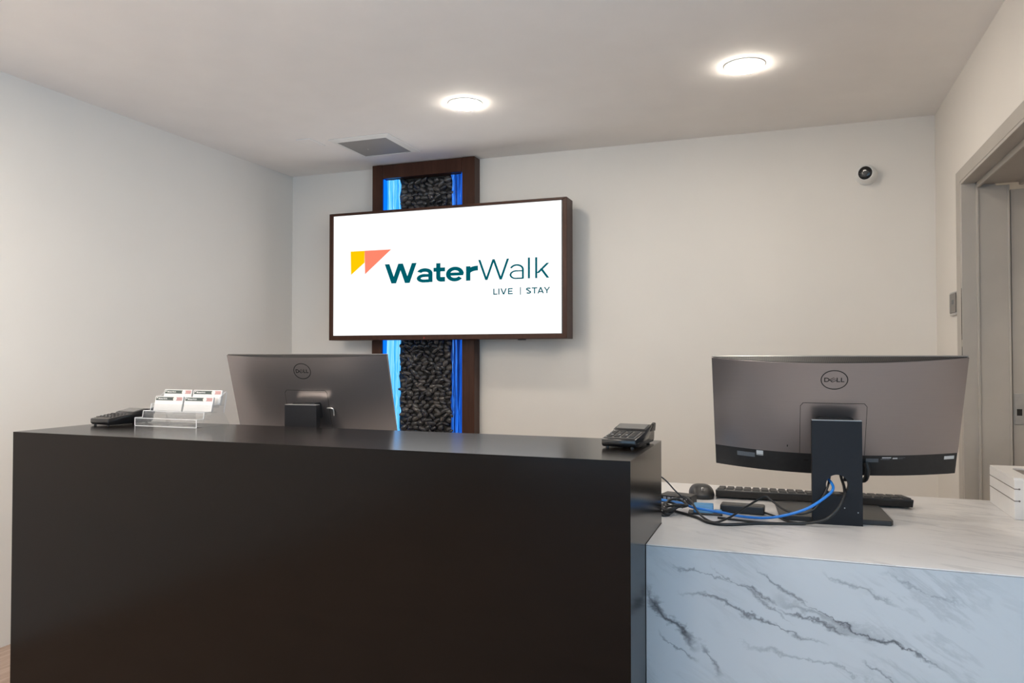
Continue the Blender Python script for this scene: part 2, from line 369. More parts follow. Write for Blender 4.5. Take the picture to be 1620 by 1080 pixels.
# floor: slab and planks
XF = 2.0
fl = struct('floor', box(XL, XF, YN, YB, -.10, -.004), 'slot', 'brown wood-look plank floor')
pw, pl = .20, 1.50
pm = box(-pw / 2 + .001, pw / 2 - .001, -pl / 2 + .001, pl / 2 - .001, -.004, 0, .0008, 1)
proto = mesh_obj('plank', pm, 'plank', fl)
nx = int(math.ceil((XF - XL) / pw - 1e-6)); first = True
for i in range(nx):
    off = (i * .53) % 1.0 * pl
    y = YN - off
    while y < YB:
        y0, y1 = max(y, YN), min(y + pl, YB)
        if y1 - y0 > .05:
            o = proto if first else proto.copy()
            if not first: C.objects.link(o)
            first = False
            o.location = (XL + pw * (i + .5), (y0 + y1) / 2, 0); o.scale = (1, (y1 - y0) / pl, 1)
            if XL + pw * (i + 1) > XF: o.scale[0] = (XF - XL - pw * i) / pw; o.location[0] = (XL + pw * i + XF) / 2
        y += pl
# lobby glazing (out of frame, lets the daylight in): right side and rear
def glazing(name, horiz, a0, a1, z0, z1, c, n):
    bm = bmesh.new(); t = .05
    def bx(p0, p1, q0, q1):
        if horiz: box(p0, p1, c - .04, c + .04, q0, q1, bm=bm)
        else: box(c - .04, c + .04, p0, p1, q0, q1, bm=bm)
    bx(a0, a1, z0, z0 + t); bx(a0, a1, z1 - t, z1)
    for k in range(n + 1):
        p = a0 + (a1 - a0 - t) * k / n; bx(p, p + t, z0 + t, z1 - t)
    f = tag(mesh_obj(name, bm, 'trim'), 'tall glazed opening with a grey frame', kind='structure')
    for k in range(n):
        p = a0 + (a1 - a0 - t) * k / n + t; q = a0 + (a1 - a0 - t) * (k + 1) / n
        mesh_obj('pane', box(p, q, c - .004, c + .004, z0 + t, z1 - t) if horiz else box(c - .004, c + .004, p, q, z0 + t, z1 - t), 'glass', f)
glazing('window_1', False, -3.6, 1.9, .03, 2.33, XE + .06, 4)
glazing('window_2', True, -2.8, 1.2, .25, 2.35, YN - .06, 4)
struct('wall_lobby_side', prism([(YN, 0), (YN, CH), (YR - .10, CH), (YR - .10, 0), (1.9, 0), (1.9, 2.33), (-3.6, 2.33), (-3.6, 0)], 'x', XE, XE + .12), 'wall', 'off-white wall around the side glazing')
rw = bmesh.new()
for a in ((XL, -2.8, -.10, CH), (1.2, XE, -.10, CH), (-2.8, 1.2, -.10, .25), (-2.8, 1.2, 2.35, CH)): box(a[0], a[1], YN - .12, YN, a[2], a[3], bm=rw)
struct('wall_rear', rw, 'wall', 'off-white wall around the rear glazing')

# cased opening in the right wall
dr = tag(bpy.data.objects.new('door_1', None), 'greige painted cased opening in the right wall', kind='structure'); C.objects.link(dr)
dr.location = (XR, 3.76, 0)
def dpart(name, x0, x1, y0, y1, z0, z1, mat='trim', bev=.002): return mesh_obj(name, box(x0 - XR, x1 - XR, y0 - 3.76, y1 - 3.76, z0, z1, bev), mat, dr)
HZ = 2.035
dpart('casing', XR - .014, XR, 3.762, 3.846, 0, HZ + .055)
dpart('casing', XR - .014, XR, YR, 3.762, HZ, HZ + .055)
dpart('jamb', XR - .012, XR + .045, 3.748, 3.775, 0, HZ)
dpart('jamb', XR + .050, XR + .160, 3.735, 3.775, 0, HZ - .03)
dpart('jamb_stop', XR + .043, XR + .052, 3.730, 3.775, 0, HZ - .02)
dpart('jamb_stop', XR + .158, XR + .166, 3.728, 3.775, 0, HZ - .03)
dpart('jamb', XR + .171, XR + .40, 3.742, 3.775, 0, HZ - .05)
dpart('head_jamb', XR - .012, XR + .045, YR, 3.748, HZ - .012, HZ + .004)
dpart('head_stop', XR + .045, XR + .055, YR, 3.735, HZ - .035, HZ + .004)
dpart('head_jamb', XR + .055, XR + .40, YR, 3.735, HZ - .022, HZ + .004)
dpart('head_stop', XR + .20, XR + .215, YR, 3.735, HZ - .035, HZ - .02)
st = dpart('strike_plate', XR + .176, XR + .215, 3.738, 3.743, .985, 1.115, 'steel', .0008)
mesh_obj('latch_hole', box(.184, .203, -.0232, -.0215, 1.022, 1.050), 'slot', st)
for z_ in (1.002, 1.100): mesh_obj('screw', lathe([(0, -.0006), (.005, -.0006), (.005, .002)], 12, Matrix.Translation((.193, -.0224, z_)) @ Matrix.Rotation(R(90), 4, 'X')), 'bezel', st)
for j, (z_, h_, w_) in enumerate(((1.52, .10, .0018), (1.45, .16, .003), (1.37, .05, .002), (1.27, .09, .0022), (1.13, .05, .002))):
    dpart('paint_chip', XR - .0128, XR - .0118, 3.755, 3.7565 + w_ * 2, z_ - h_ / 2, z_ + h_ / 2, 'slot', 0)

# ------------------------------------------------------------------ dark reception desk (tall section)
DL, DR, DF, DB, DZ = -2.475, -.361, 1.838, 2.3215, 1.0166
dk = thing('reception_desk', 'tall espresso-brown wooden reception desk with flat satin top', 'desk', ((DL + DR) / 2, (DF + DB) / 2, 0))
ox, oy = dk.location[0], dk.location[1]
def dpan(name, x0, x1, y0, y1, z0, z1): return mesh_obj(name, box(x0 - ox, x1 - ox, y0 - oy, y1 - oy, z0, z1, .0012, 1), 'espresso', dk)
e = .028
mesh_obj('front_panel', prism([(DF - oy, 0), (DF - oy, DZ), (DF + e - oy, DZ - e), (DF + e - oy, 0)], 'x', DL - ox, DR - ox), 'espresso', dk)
mesh_obj('top_panel', prism([(DF - oy, DZ), (DB - oy, DZ), (DB - oy, DZ - e), (DF + e - oy, DZ - e)], 'x', DL - ox, DR - ox), 'espresso', dk)
for a_, b_ in ((DL, DL + e), (DR - e, DR)): mesh_obj('side_panel', box(a_ - ox, b_ - ox, DF + e - oy, DB - oy, 0, DZ - e), 'espresso', dk)
dpan('back_panel', DL + .0285, DR - .0285, DB - .02, DB, .0, DZ - .0285)

# ------------------------------------------------------------------ low counter with marble top
MF, MB_, MZ, MX = 2.0447, 3.074, .7672, .86
ct = thing('marble_counter', 'low white marble-look counter with grey veins beside the dark desk', 'counter')
top_poly = [(DR + .001, MF - .0005), (MX, MF - .0005), (MX, MB_), (DL + .05, MB_), (DL + .05, DB + .001), (DR + .001, DB + .001)]
mesh_obj('worktop', prism(top_poly, 'z', MZ - .0026, MZ, .0008, 1), 'marble_top', ct)
mesh_obj('substrate', prism([(DR + .001, MF + .026), (MX - .027, MF + .026), (MX - .027, MB_ - .002), (DL + .052, MB_ - .002), (DL + .052, DB + .003), (DR + .001, DB + .003)], 'z', MZ - .030, MZ - .0028), 'boxwhite', ct)
mesh_obj('front_panel', box(DR + .001, MX, MF, MF + .024, 0, MZ - .0040, .0006, 1), 'marble_front', ct)
mesh_obj('edge_seam', box(DR + .001, MX, MF + .0006, MF + .003, MZ - .0040, MZ - .0026), 'wire', ct)
mesh_obj('end_panel', box(MX - .025, MX, MF + .026, MB_ - .02, 0, MZ - .031, .0008, 1), 'marble_front', ct)
mesh_obj('support_panel', box(DL + .07, DL + .095, DB + .05, MB_ - .05, 0, MZ - .031, .0008, 1), 'espresso', ct)
mesh_obj('support_panel', box(-1.05, -1.025, DB + .05, MB_ - .05, 0, MZ - .031, .0008, 1), 'espresso', ct)

# ------------------------------------------------------------------ water feature behind the display
FX0, FX1, FY = -2.552, -1.824, 4.327
OX0, OX1, OZ0, OZ1 = -2.476, -1.910, .16, 2.434
wf = thing('water_feature', 'tall dark wood framed pebble water wall with blue lit edges behind the display', 'water feature', ((FX0 + FX1) / 2, YB, 0))
wx = wf.location[0]
def wpart(name, x0, x1, y0, y1, z0, z1, mat='mahogany', bev=.002, par=None): return mesh_obj(name, box(x0 - wx, x1 - wx, y0 - YB, y1 - YB, z0, z1, bev, 1), mat, par or wf)
wpart('frame_stile', FX0, OX0, FY, YB - .002, .002, CH - .003)
wpart('frame_stile', OX1, FX1, FY, YB - .002, .002, CH - .003)
wpart('frame_rail', OX0 + .0005, OX1 - .0005, FY + .0006, YB - .002, OZ1, CH - .004)
wpart('frame_rail', OX0 + .0005, OX1 - .0005, FY + .0006, YB - .002, .002, OZ0)
pp_ = wpart('pebble_panel', OX0 + .001, OX1 - .001, YB - .022, YB - .004, OZ0 + .001, OZ1 - .001, 'slot', 0)
wpart('led_strip', OX0 + .001, OX0 + .007, FY + .012, YB - .025, OZ0 + .004, OZ1 - .004, 'led_blue', 0)
wpart('led_strip', OX1 - .007, OX1 - .001, FY + .012, YB - .025, OZ0 + .004, OZ1 - .004, 'led_blue', 0)
PX0, PX1 = -2.372, -1.998          # pebble field between the two water sheets
def sheet(x0, x1, edge, mat):
    bm = bmesh.new(); nxx, nz = 44, 60; rows = []
    for j in range(nz + 1):
        z_ = OZ0 + .004 + (OZ1 - OZ0 - .008) * j / nz; row = []
        wob = .0055 * math.sin(z_ * 43) + .003 * math.sin(z_ * 97 + 1)
        for i in range(nxx + 1):
            t = i / nxx; x = x0 + (x1 - x0) * t
            x += wob * (t if edge > 0 else 1 - t)
            y = YB - .040 - .006 * abs(math.sin(t * 19)) - .003 * math.sin(z_ * 21 + t * 9)
            row.append(bm.verts.new((x - wx, y - YB, z_)))
        rows.append(row)
    for A, B in zip(rows, rows[1:]):
        for i in range(nxx): bm.faces.new((A[i], A[i + 1], B[i + 1], B[i]))
    bmesh.ops.solidify(bm, geom=list(bm.faces), thickness=.004)
    return mesh_obj('water_sheet', bm, mat, wf, True)
sheet(OX0 + .010, PX0 + .004, 1, 'water_bright'); sheet(PX1 - .004, OX1 - .010, -1, 'water_dark')
# pebbles: one low-poly stone per piece where the display leaves them in view, the hidden ones joined
def pebble_bm():
    b = bmesh.new(); bmesh.ops.create_icosphere(b, subdivisions=2, radius=1)
    for v_ in b.verts:
        k = 1 + random.uniform(-.09, .09); v_.co = Vector((v_.co.x * k, v_.co.y * k, v_.co.z * k))
    return b
shapes = []
for k in range(6):
    o = mesh_obj('pebble', pebble_bm(), 'pebble', pp_, True); shapes.append(o.data)
    if k: bpy.data.objects.remove(o)
    else: first_p = o
hidden = bmesh.new(); cnt = 0
z_ = OZ0 + .02; row = 0
while z_ < OZ1 - .012:
    x = PX0 + .016 + (row % 2) * .017
    while x < PX1 - .008:
        px = x + random.uniform(-.007, .007); pz = z_ + random.uniform(-.006, .006)
        sx, sz, sy = random.uniform(.021, .036), random.uniform(.014, .021), random.uniform(.013, .022)
        rot = random.uniform(-.9, .9)
        vis = (.79 < pz < 1.372) or pz > 2.16
        loc = Vector((px - wx, -.024 - random.uniform(0, .008), pz))
        if vis and cnt < 300:
            o = first_p if cnt == 0 else first_p.copy()
            if cnt: C.objects.link(o); o.parent = pp_; o.data = random.choice(shapes)
            cnt += 1; o.location = loc; o.rotation_euler = (random.uniform(-.3, .3), rot, random.uniform(-.3, .3)); o.scale = (sx, sy, sz)
        else:
            b = bmesh.new(); bmesh.ops.create_icosphere(b, subdivisions=1, radius=1, matrix=Matrix.Translation(loc) @ Matrix.Rotation(rot, 4, 'Y') @ Matrix.Diagonal((sx, sy, sz, 1))); join(hidden, b)
        x += random.uniform(.038, .052)
    z_ += .0275; row += 1
hp = mesh_obj('pebbles', hidden, 'pebble', pp_, True); hp['kind'] = 'stuff'
print('pebbles', cnt)

# ------------------------------------------------------------------ wall display
TX0, TX1, TZ0, TZ1, TY = -2.795, -1.191, 1.376, 2.198, 4.20
SX0, SX1, SZ0, SZ1 = -2.768, -1.217, 1.404, 2.184
tv = thing('wall_display', 'large white digital sign in a dark wood box frame on the back wall', 'display', ((TX0 + TX1) / 2, FY, TZ0))
tx = tv.location[0]
def tpart(name, x0, x1, y0, y1, z0, z1, mat, bev=.002, par=None): return mesh_obj(name, box(x0 - tx, x1 - tx, y0 - FY, y1 - FY, z0 - TZ0, z1 - TZ0, bev, 2), mat, par or tv)
def trail(poly): return mesh_obj('frame_rail', prism([(q[0] - tx, q[1] - TZ0) for q in poly], 'y', TY - FY, -.001, .0022, 2), 'mahogany', tv)
trail([(TX0, TZ0), (TX0, TZ1), (SX0, SZ1), (SX0, SZ0)]); trail([(TX1, TZ0), (TX1, TZ1), (SX1, SZ1), (SX1, SZ0)])
trail([(TX0, TZ1), (TX1, TZ1), (SX1, SZ1), (SX0, SZ1)]); trail([(TX0, TZ0), (TX1, TZ0), (SX1, SZ0), (SX0, SZ0)])
tpart('housing', SX0 + .001, SX1 - .001, TY + .014, FY - .004, SZ0 + .001, SZ1 - .001, 'black', 0)
tpart('bezel', SX0 + .0005, SX1 - .0005, TY + .010, TY + .0135, SZ0 + .0005, SZ1 - .0005, 'black', 0)
scr = tpart('screen', SX0 + .003, SX1 - .009, TY + .006, TY + .0095, SZ0 + .003, SZ1 - .003, 'screen', 0)
def scr3(x, z_): return (x - tx, TY + .0054 - FY, z_ - TZ0)
def flat(name, poly, mat, par, f):
    bm = bmesh.new(); bm.faces.new([bm.verts.new(f(*q)) for q in poly])
    me = bpy.data.meshes.new(name); bm.to_mesh(me); bm.free(); me.materials.append(MT[mat]); o = bpy.data.objects.new(name, me); C.objects.link(o); o.parent = par; return o
flat('logo_mark', [(-2.638, 1.948), (-2.534, 1.948), (-2.534, 1.872), (-2.634, 1.796)], 'yellow', scr, scr3)
flat('logo_mark', [(-2.534, 1.948), (-2.342, 1.948), (-2.531, 1.797)], 'coral', scr, scr3)
cap = .1235; b0 = 1.7315
lettering('letter', 'teal', scr, [('W', -2.388, .225, .24, b0), ('a', -2.162, .114, .235, b0), ('t', -2.047, .079, .235, b0), ('e', -1.962, .120, .23, b0), ('r', -1.828, .074, .235, b0)], scr3, cap, True)
lettering('letter', 'teal', scr, [('W', -1.748, .199, .105, b0), ('a', -1.546, .095, .100, b0), ('l', -1.431, .012, .105, b0), ('k', -1.386, .087, .105, b0)], scr3, cap, True)
c2 = .0365; b2 = 1.6415
lettering('letter', 'teal', scr, [('L', -1.650, .026, .20, b2), ('I', -1.619, .010, .20, b2), ('V', -1.604, .040, .20, b2), ('E', -1.556, .030, .20, b2), ('|', -1.483, .010, .18, b2),
    ('S', -1.443, .033, .20, b2), ('T', -1.407, .034, .20, b2), ('A', -1.372, .040, .20, b2), ('Y', -1.333, .039, .20, b2)], scr3, c2, True)
tpart('standby_light', -2.111, -2.104, TY - .0004, TY + .003, 1.386, 1.390, 'redled', 0)
tpart('sensor_bump', -1.50, -1.455, TY + .02, TY + .045, 1.369, 1.3765, 'black', .002)

# ------------------------------------------------------------------ monitors
MW, MH = .718, .407
BULGE = .036
def shell_b(lx): return .006 + BULGE * (1 - abs(2 * lx / MW) ** 2.2)
def monitor(label, pc, yaw, tilt, base, base_yaw, first):
    """pc: centre of the panel; base: centre of the column foot on the counter"""
    t = thing('computer_monitor', label, 'monitor', base, base_yaw, 'desktop monitors on the counter')
    inv = Matrix.Translation(base) @ Matrix.Rotation(base_yaw, 4, 'Z'); inv = inv.inverted()
    wv_ = Vector((math.cos(yaw), math.sin(yaw), 0)); nb = Vector((math.sin(yaw), -math.cos(yaw), 0)); zz = Vector((0, 0, 1))
    up = zz * math.cos(tilt) + nb * math.sin(tilt); nn = nb * math.cos(tilt) - zz * math.sin(tilt); pc = Vector(pc)
    def W3(lx, lz, b_): return inv @ (pc + wv_ * lx + up * lz + nn * b_)
    band = -MH / 2 + .078
    def slab(name, x0, x1, z0, z1, off, th, mat, n=40, par=None, round_=0):
        bm = bmesh.new(); cols = []
        for i in range(n + 1):
            lx = x0 + (x1 - x0) * i / n; d = 0
            if round_:
                e = min(lx - x0, x1 - lx)
                if e < round_: d = round_ - math.sqrt(max(0, round_ ** 2 - (round_ - e) ** 2))
            bb = shell_b(lx) + off
            cols.append([bm.verts.new(W3(lx, z0, bb)), bm.verts.new(W3(lx, z1 - d, bb)), bm.verts.new(W3(lx, z1 - d, max(bb - th, .0006))), bm.verts.new(W3(lx, z0, max(bb - th, .0006)))])
        for A, B in zip(cols, cols[1:]):
            for k in range(4): bm.faces.new((A[k], A[(k + 1) % 4], B[(k + 1) % 4], B[k]))
        bm.faces.new(cols[0]); bm.faces.new(cols[-1][::-1])
        return mesh_obj(name, bm, mat, par or t, True)
    def slabbox(name, x0, x1, z0, z1, b0_, b1_, mat, bev=.001, par=None):
        bm = box(x0, x1, z0, z1, b0_, b1_, bev, 2)
        for v_ in bm.verts: v_.co = W3(v_.co.x, v_.co.y, v_.co.z)
        return mesh_obj(name, bm, mat, par or t)
    sh = slab('back_shell', -MW / 2, MW / 2, band, MH / 2 - .002, 0, .2, 'shell')
    slab('vent_strip', -MW / 2 + .004, MW / 2 - .004, MH / 2 - .0019, MH / 2 - .0008, -.003, .2, 'vent')
    bd = slab('lower_band', -MW / 2 + .001, MW / 2 - .001, -MH / 2 + .001, band - .0005, -.0015, .2, 'black')
    slabbox('bezel', -MW / 2, MW / 2, -MH / 2, MH / 2, -.006, .0005, 'bezeldark', .0012)
    slabbox('screen', -MW / 2 + .006, MW / 2 - .006, -MH / 2 + .010, MH / 2 - .006, -.0066, -.0058, 'blackgloss', 0)
    slab('cover_groove', -.0955, .0955, band + .001, .0635, .0004, .003, 'slot', 24, None, .012)
    slab('mount_cover', -.094, .094, band + .001, .062, .0009, .004, 'shell', 24, None, .011)
    # ring logo with letters
    LZ = .145
    def ring(rx, rz, wd):
        bm = bmesh.new(); n = 56; A = []; B = []
        for k in range(n):
            a = 2 * math.pi * k / n; c_, s_ = math.cos(a), math.sin(a)
            A.append(bm.verts.new(W3(rx * c_, LZ + rz * s_, shell_b(rx * c_) + .0006))); B.append(bm.verts.new(W3((rx - wd) * c_, LZ + (rz - wd) * s_, shell_b((rx - wd) * c_) + .0006)))
        for k in range(n): bm.faces.new((A[k], A[(k + 1) % n], B[(k + 1) % n], B[k]))
        return bm
    lg = mesh_obj('logo_ring', ring(.0385, .0335, .0030), 'ink', sh)
    lc = .0150; lz0 = LZ - .0072
    lettering('logo_letters', 'ink', sh, [('D', -.0285, .0150, .20, lz0), ('e_slant', -.0150, .0200, .15, lz0), ('L', .0062, .0100, .20, lz0), ('L', .0180, .0100, .20, lz0)],
              lambda x, z_: W3(x, z_, shell_b(x) + .0007), lc)
    # lock slot, stickers and ports on the lower band
    def stick(name, x0, x1, z0, z1, mat): 
        bm = bmesh.new(); n = 4; c0 = []
        for i in range(n + 1):
            lx = x0 + (x1 - x0) * i / n; c0.append((bm.verts.new(W3(lx, z0, shell_b(lx) - .0009)), bm.verts.new(W3(lx, z1, shell_b(lx) - .0009))))
        for a_, b_ in zip(c0, c0[1:]): bm.faces.new((a_[0], b_[0], b_[1], a_[1]))
        return mesh_obj(name, bm, mat, bd)
    zb = band
    stick('sticker', -.288, -.232, zb - .031, zb - .014, 'stickergrey')
    stick('sticker', -.227, -.206, zb - .018, zb - .003, 'sticker'); stick('sticker', -.227, -.206, zb - .0215, zb - .0195, 'sticker')
    stick('sticker', .146, .172, zb - .011, zb - .007, 'sticker'); stick('sticker', .142, .168, zb - .016, zb - .013, 'stickergrey')
    stick('sticker', .176, .190, zb - .014, zb - .009, 'sticker'); stick('sticker', .192, .212, zb - .010, zb - .0085, 'stickergrey'); stick('sticker', .192, .205, zb - .0135, zb - .012, 'stickergrey')
    stick('sticker', .322, .350, zb - .022, zb - .010, 'sticker')
    stick('sticker', .100, .136, zb - .026, zb - .012, 'stickergrey')
    slabbox('lock_slot', -.1335, -.1305, band + .022, band + .029, shell_b(-.132) - .001, shell_b(-.132) + .0006, 'slot', 0, sh)
    # ports under the rim beside the column
    for lx in (-.075, -.055, -.035): slabbox('port', lx - .007, lx + .007, band - .030, band - .022, shell_b(lx) - .004, shell_b(lx) - .0008, 'slot', 0, bd)
    # stand: column with a round cable hole, neck, foot (local frame of the column: x wide, y away from the viewer)
    cw, ch_, hr = .070, .3115, .0315; hz = .119
    bm = bmesh.new(); n = 32; y0_, y1_ = -.012, .016
    outer = []
    for k in range(n):
        a = 2 * math.pi * k / n; c_, s_ = math.cos(a), math.sin(a); sc = 1 / max(abs(c_), abs(s_)); outer.append((cw * c_ * sc, hz + cw * s_ * sc))
    for yy in (y0_, y1_):
        A = [bm.verts.new((hr * math.cos(2 * math.pi * k / n), yy, hz + hr * math.sin(2 * math.pi * k / n))) for k in range(n)]
        B = [bm.verts.new((x, yy, z_)) for x, z_ in outer]
        for k in range(n): bm.faces.new((A[k], A[(k + 1) % n], B[(k + 1) % n], B[k]))
        if yy == y0_: Af, Bf = A, B
    for k in range(n): bm.faces.new((Af[k], Af[(k + 1) % n], A[(k + 1) % n], A[k]))
    for q0, q1 in ((.0, hz - cw), (hz + cw, ch_)):
        box(-cw, cw, y0_, y1_, q0, q1, bm=bm)
    box(-cw, -cw + .0004, y0_, y1_, hz - cw, hz + cw, bm=bm); box(cw - .0004, cw, y0_, y1_, hz - cw, hz + cw, bm=bm)
    bmesh.ops.remove_doubles(bm, verts=bm.verts, dist=1e-5)
    col = mesh_obj('column', bm, 'darkstand', t)
    mesh_obj('column_cap', box(-cw, cw, y0_, y1_, ch_, ch_ + .0022, .0006, 1), 'bezel', col)
    for sx, sz_ in ((.020, .052), (.057, .040)): mesh_obj('screw', lathe([(0, .0008), (.0017, .0008), (.0017, 0)], 10, Matrix.Translation((sx, y0_, sz_)) @ Matrix.Rotation(R(90), 4, 'X')), 'bezel', col)
    p1 = W3(0, -.02, shell_b(0) - .002); nk = bmesh.new()
    box(-.052, .052, .010, p1.y + .012, p1.z - .035, p1.z + .030, .006, 2, nk)
    mesh_obj('neck', nk, 'mattblack', t)
    mesh_obj('foot', prism([(-.152, .014), (.152, .014), (.160, .030), (.163, .250), (.150, .265), (-.150, .265), (-.163, .250), (-.160, .030)], 'z', 0, .015, .003, 2), 'black', t)
    return t, W3
LOGO = 'with a round logo'
mon, W3r = monitor('grey wide monitor seen from behind on the open marble counter', (.132, 2.58, 1.0925), .024, .479, (.139, 2.482, MZ), R(4), True)
mon2, W3l = monitor('grey wide monitor half hidden behind the tall dark desk', (-1.842, 2.652, 1.088), .10, .312, (-1.842 + .02, 2.552, MZ), .10, False)

inv2 = mon2.matrix_basis.inverted()
lv = tube([inv2 @ (mon2.matrix_basis @ q) for q in (W3l(.088, -.012, .046), W3l(.112, -.010, .050), W3l(.118, -.020, .052), W3l(.116, -.040, .052))], .0032, 8, 6)
mesh_obj('cable_clip', lv, 'bezel', mon2, True)
# ------------------------------------------------------------------ keyboard, mouse
kb = thing('keyboard', 'black full-size keyboard lying behind the monitor foot', 'keyboard', (.071, 2.872, MZ), R(2.2))
kl, kd = .315, .092
mesh_obj('body', prism([(-kd, .030), (-kd + .016, .006), (kd - .01, .002), (kd, .006), (kd, .013), (-kd + .002, .034)], 'x', -kl, kl, .0015, 1), 'black', kb)
rows = 6; cols_ = 21
kbm = prism([(-.0118, 0), (.0118, 0), (.0118, .006), (-.0118, .006)], 'y', -.0118, .0118)
for v_ in kbm.verts:
    if v_.co.z > .003: v_.co.x *= .82; v_.co.y *= .80
kbm_o = mesh_obj('key', kbm, 'keycap', kb); fk = True
slope = math.atan2(.033 - .013, 2 * kd)
for r_ in range(rows):
    for c_ in range(cols_):
        if r_ == 0 and c_ in (1, 6, 11, 15, 19): continue
        x = kl - .018 - c_ * (2 * kl - .036) / (cols_ - 1); y = -kd + .016 + r_ * .0300
        if r_ == rows - 1 and 5 <= c_ <= 10:
            if c_ != 7: continue
        o = kbm_o if fk else kbm_o.copy()
        if not fk: C.objects.link(o)
        fk = False
        o.location = (x, y, .034 - (y + kd) * math.tan(slope) - .001); o.rotation_euler = (-slope, 0, 0)
        o.scale = (5.8, 1, 1) if (r_ == rows - 1 and c_ == 7) else (1.08, 1.08, 1)
ms = thing('computer_mouse', 'black wireless mouse lying between desk and keyboard', 'mouse', (-.292, 2.800, MZ), R(12))
bm = bmesh.new(); nu, nv = 24, 10; rings = []
for j in range(nv + 1):
    t_ = j / nv; rr = math.cos(t_ * math.pi / 2) ** .62; zz_ = .010 + .034 * math.sin(t_ * math.pi / 2)
    ring_ = []
    for i in range(nu):
        a = 2 * math.pi * i / nu; x = .044 * rr * abs(math.cos(a)) ** .72 * (1 if math.cos(a) > 0 else -1); y = .064 * rr * abs(math.sin(a)) ** .72 * (1 if math.sin(a) > 0 else -1)
        zl = zz_ - (.016 * max(0, -y / .064) ** 1.5 if j > 1 else 0)
        ring_.append(bm.verts.new((x, y + .006 * t_, zl)))
    rings.append(ring_)
base_r = [bm.verts.new((v_.co.x * .93, v_.co.y * .93, .0005)) for v_ in rings[0]]
for A, B in zip([base_r] + rings, rings):
    for i in range(nu): bm.faces.new((A[i], A[(i + 1) % nu], B[(i + 1) % nu], B[i]))
bm.faces.new(base_r)
bmesh.ops.remove_doubles(bm, verts=bm.verts, dist=1e-6)
mesh_obj('body', bm, 'black', ms, True)
mesh_obj('button_gap', box(-.0012, .0012, -.050, -.004, .030, .0385, 0), 'slot', ms)
mesh_obj('scroll_wheel', lathe([(0, -.004), (.009, -.004), (.011, -.002), (.011, .002), (.009, .004), (0, .004)], 20, Matrix.Translation((0, -.030, .0285)) @ Matrix.Rotation(R(90), 4, 'Y')), 'bezel', ms, True)

# ------------------------------------------------------------------ cables and adapters on the counter
Z0 = MZ
def cord(name, label, pts, r, mat='rubber', group=None):
    o = mesh_obj(name, tube(pts, r, 10, 8), mat, None, True)
    return tag(o, label, 'cable', group)
cord('network_cable', 'bright blue network cable curving through the hole of the monitor column',
     [(-.47, 2.66, Z0 + .012), (-.40, 2.625, Z0 + .012), (-.325, 2.535, Z0 + .022), (-.290, 2.480, Z0 + .023), (-.245, 2.466, Z0 + .020), (-.195, 2.468, Z0 + .0145), (-.14, 2.470, Z0 + .0065), (-.07, 2.450, Z0 + .010), (-.01, 2.430, Z0 + .026), (.05, 2.415, Z0 + .052), (.095, 2.420, Z0 + .082), (.125, 2.440, Z0 + .108), (.124, 2.475, Z0 + .124), (.108, 2.53, Z0 + .136), (.100, 2.60, Z0 + .150)], .0042, 'bluecord')
cord('power_cable', 'black cable dropping from the column hole and lying along the counter front',
     [(.155, 2.62, Z0 + .160), (.155, 2.55, Z0 + .135), (.160, 2.485, Z0 + .110), (.156, 2.448, Z0 + .088), (.135, 2.425, Z0 + .052), (.095, 2.42, Z0 + .020), (.02, 2.425, Z0 + .005), (-.08, 2.395, Z0 + .0045), (-.17, 2.345, Z0 + .0045), (-.225, 2.355, Z0 + .0045), (-.27, 2.42, Z0 + .0045), (-.325, 2.465, Z0 + .006), (-.39, 2.52, Z0 + .006)], .0045)
cord('signal_cable', 'thin black cable kinked up into a peak before the keyboard',
     [(-.38, 2.585, Z0 + .020), (-.325, 2.555, Z0 + .042), (-.292, 2.490, Z0 + .038), (-.268, 2.440, Z0 + .019), (-.238, 2.390, Z0 + .0075), (-.205, 2.36, Z0 + .0055), (-.165, 2.40, Z0 + .016), (-.12, 2.46, Z0 + .040), (-.078, 2.51, Z0 + .0605), (-.064, 2.518, Z0 + .064), (-.050, 2.51, Z0 + .056), (-.01, 2.478, Z0 + .034), (.035, 2.462, Z0 + .027), (.075, 2.461, Z0 + .045), (.100, 2.462, Z0 + .085), (.114, 2.472, Z0 + .115), (.122, 2.52, Z0 + .140)], .0033)
cord('adapter_lead', 'flat dark lead running from the adapter to the monitor foot',
     [(-.205, 2.437, Z0 + .004), (-.12, 2.420, Z0 + .0035), (-.03, 2.412, Z0 + .0035), (.05, 2.440, Z0 + .0035)], .0035)
cord('brick_lead', 'short black lead leaving the small black adapter box',
     [(-.071, 2.545, Z0 + .008), (-.03, 2.51, Z0 + .004), (-.005, 2.463, Z0 + .0034), (.03, 2.445, Z0 + .0034)], .0030)
cord('hanging_wire', 'thin black wire sloping down from behind the desk side',
     [(-.45, 2.47, Z0 + .120), (-.40, 2.49, Z0 + .116), (-.375, 2.50, Z0 + .100), (-.345, 2.51, Z0 + .066), (-.31, 2.515, Z0 + .035), (-.285, 2.50, Z0 + .015), (-.27, 2.495, Z0 + .004)], .0024)
# coiled bundle by the desk side
loops = []
for k in range(5):
    cx, cy = -.375 + .010 * k, 2.445 + .012 * (k % 3); a = .035 + .005 * k
    pts = [(cx + a * math.cos(t_) * .62, cy + a * .95 * math.sin(t_), Z0 + .005 + .0075 * k + .006 * math.sin(t_ * 2 + k)) for t_ in [2 * math.pi * q / 10 for q in range(11)]]
    loops += pts
o = mesh_obj('coiled_cable', tube(loops, .0038, 8, 5), 'rubber', None, True); tag(o, 'black cable coiled in loops against the desk side', 'cable')
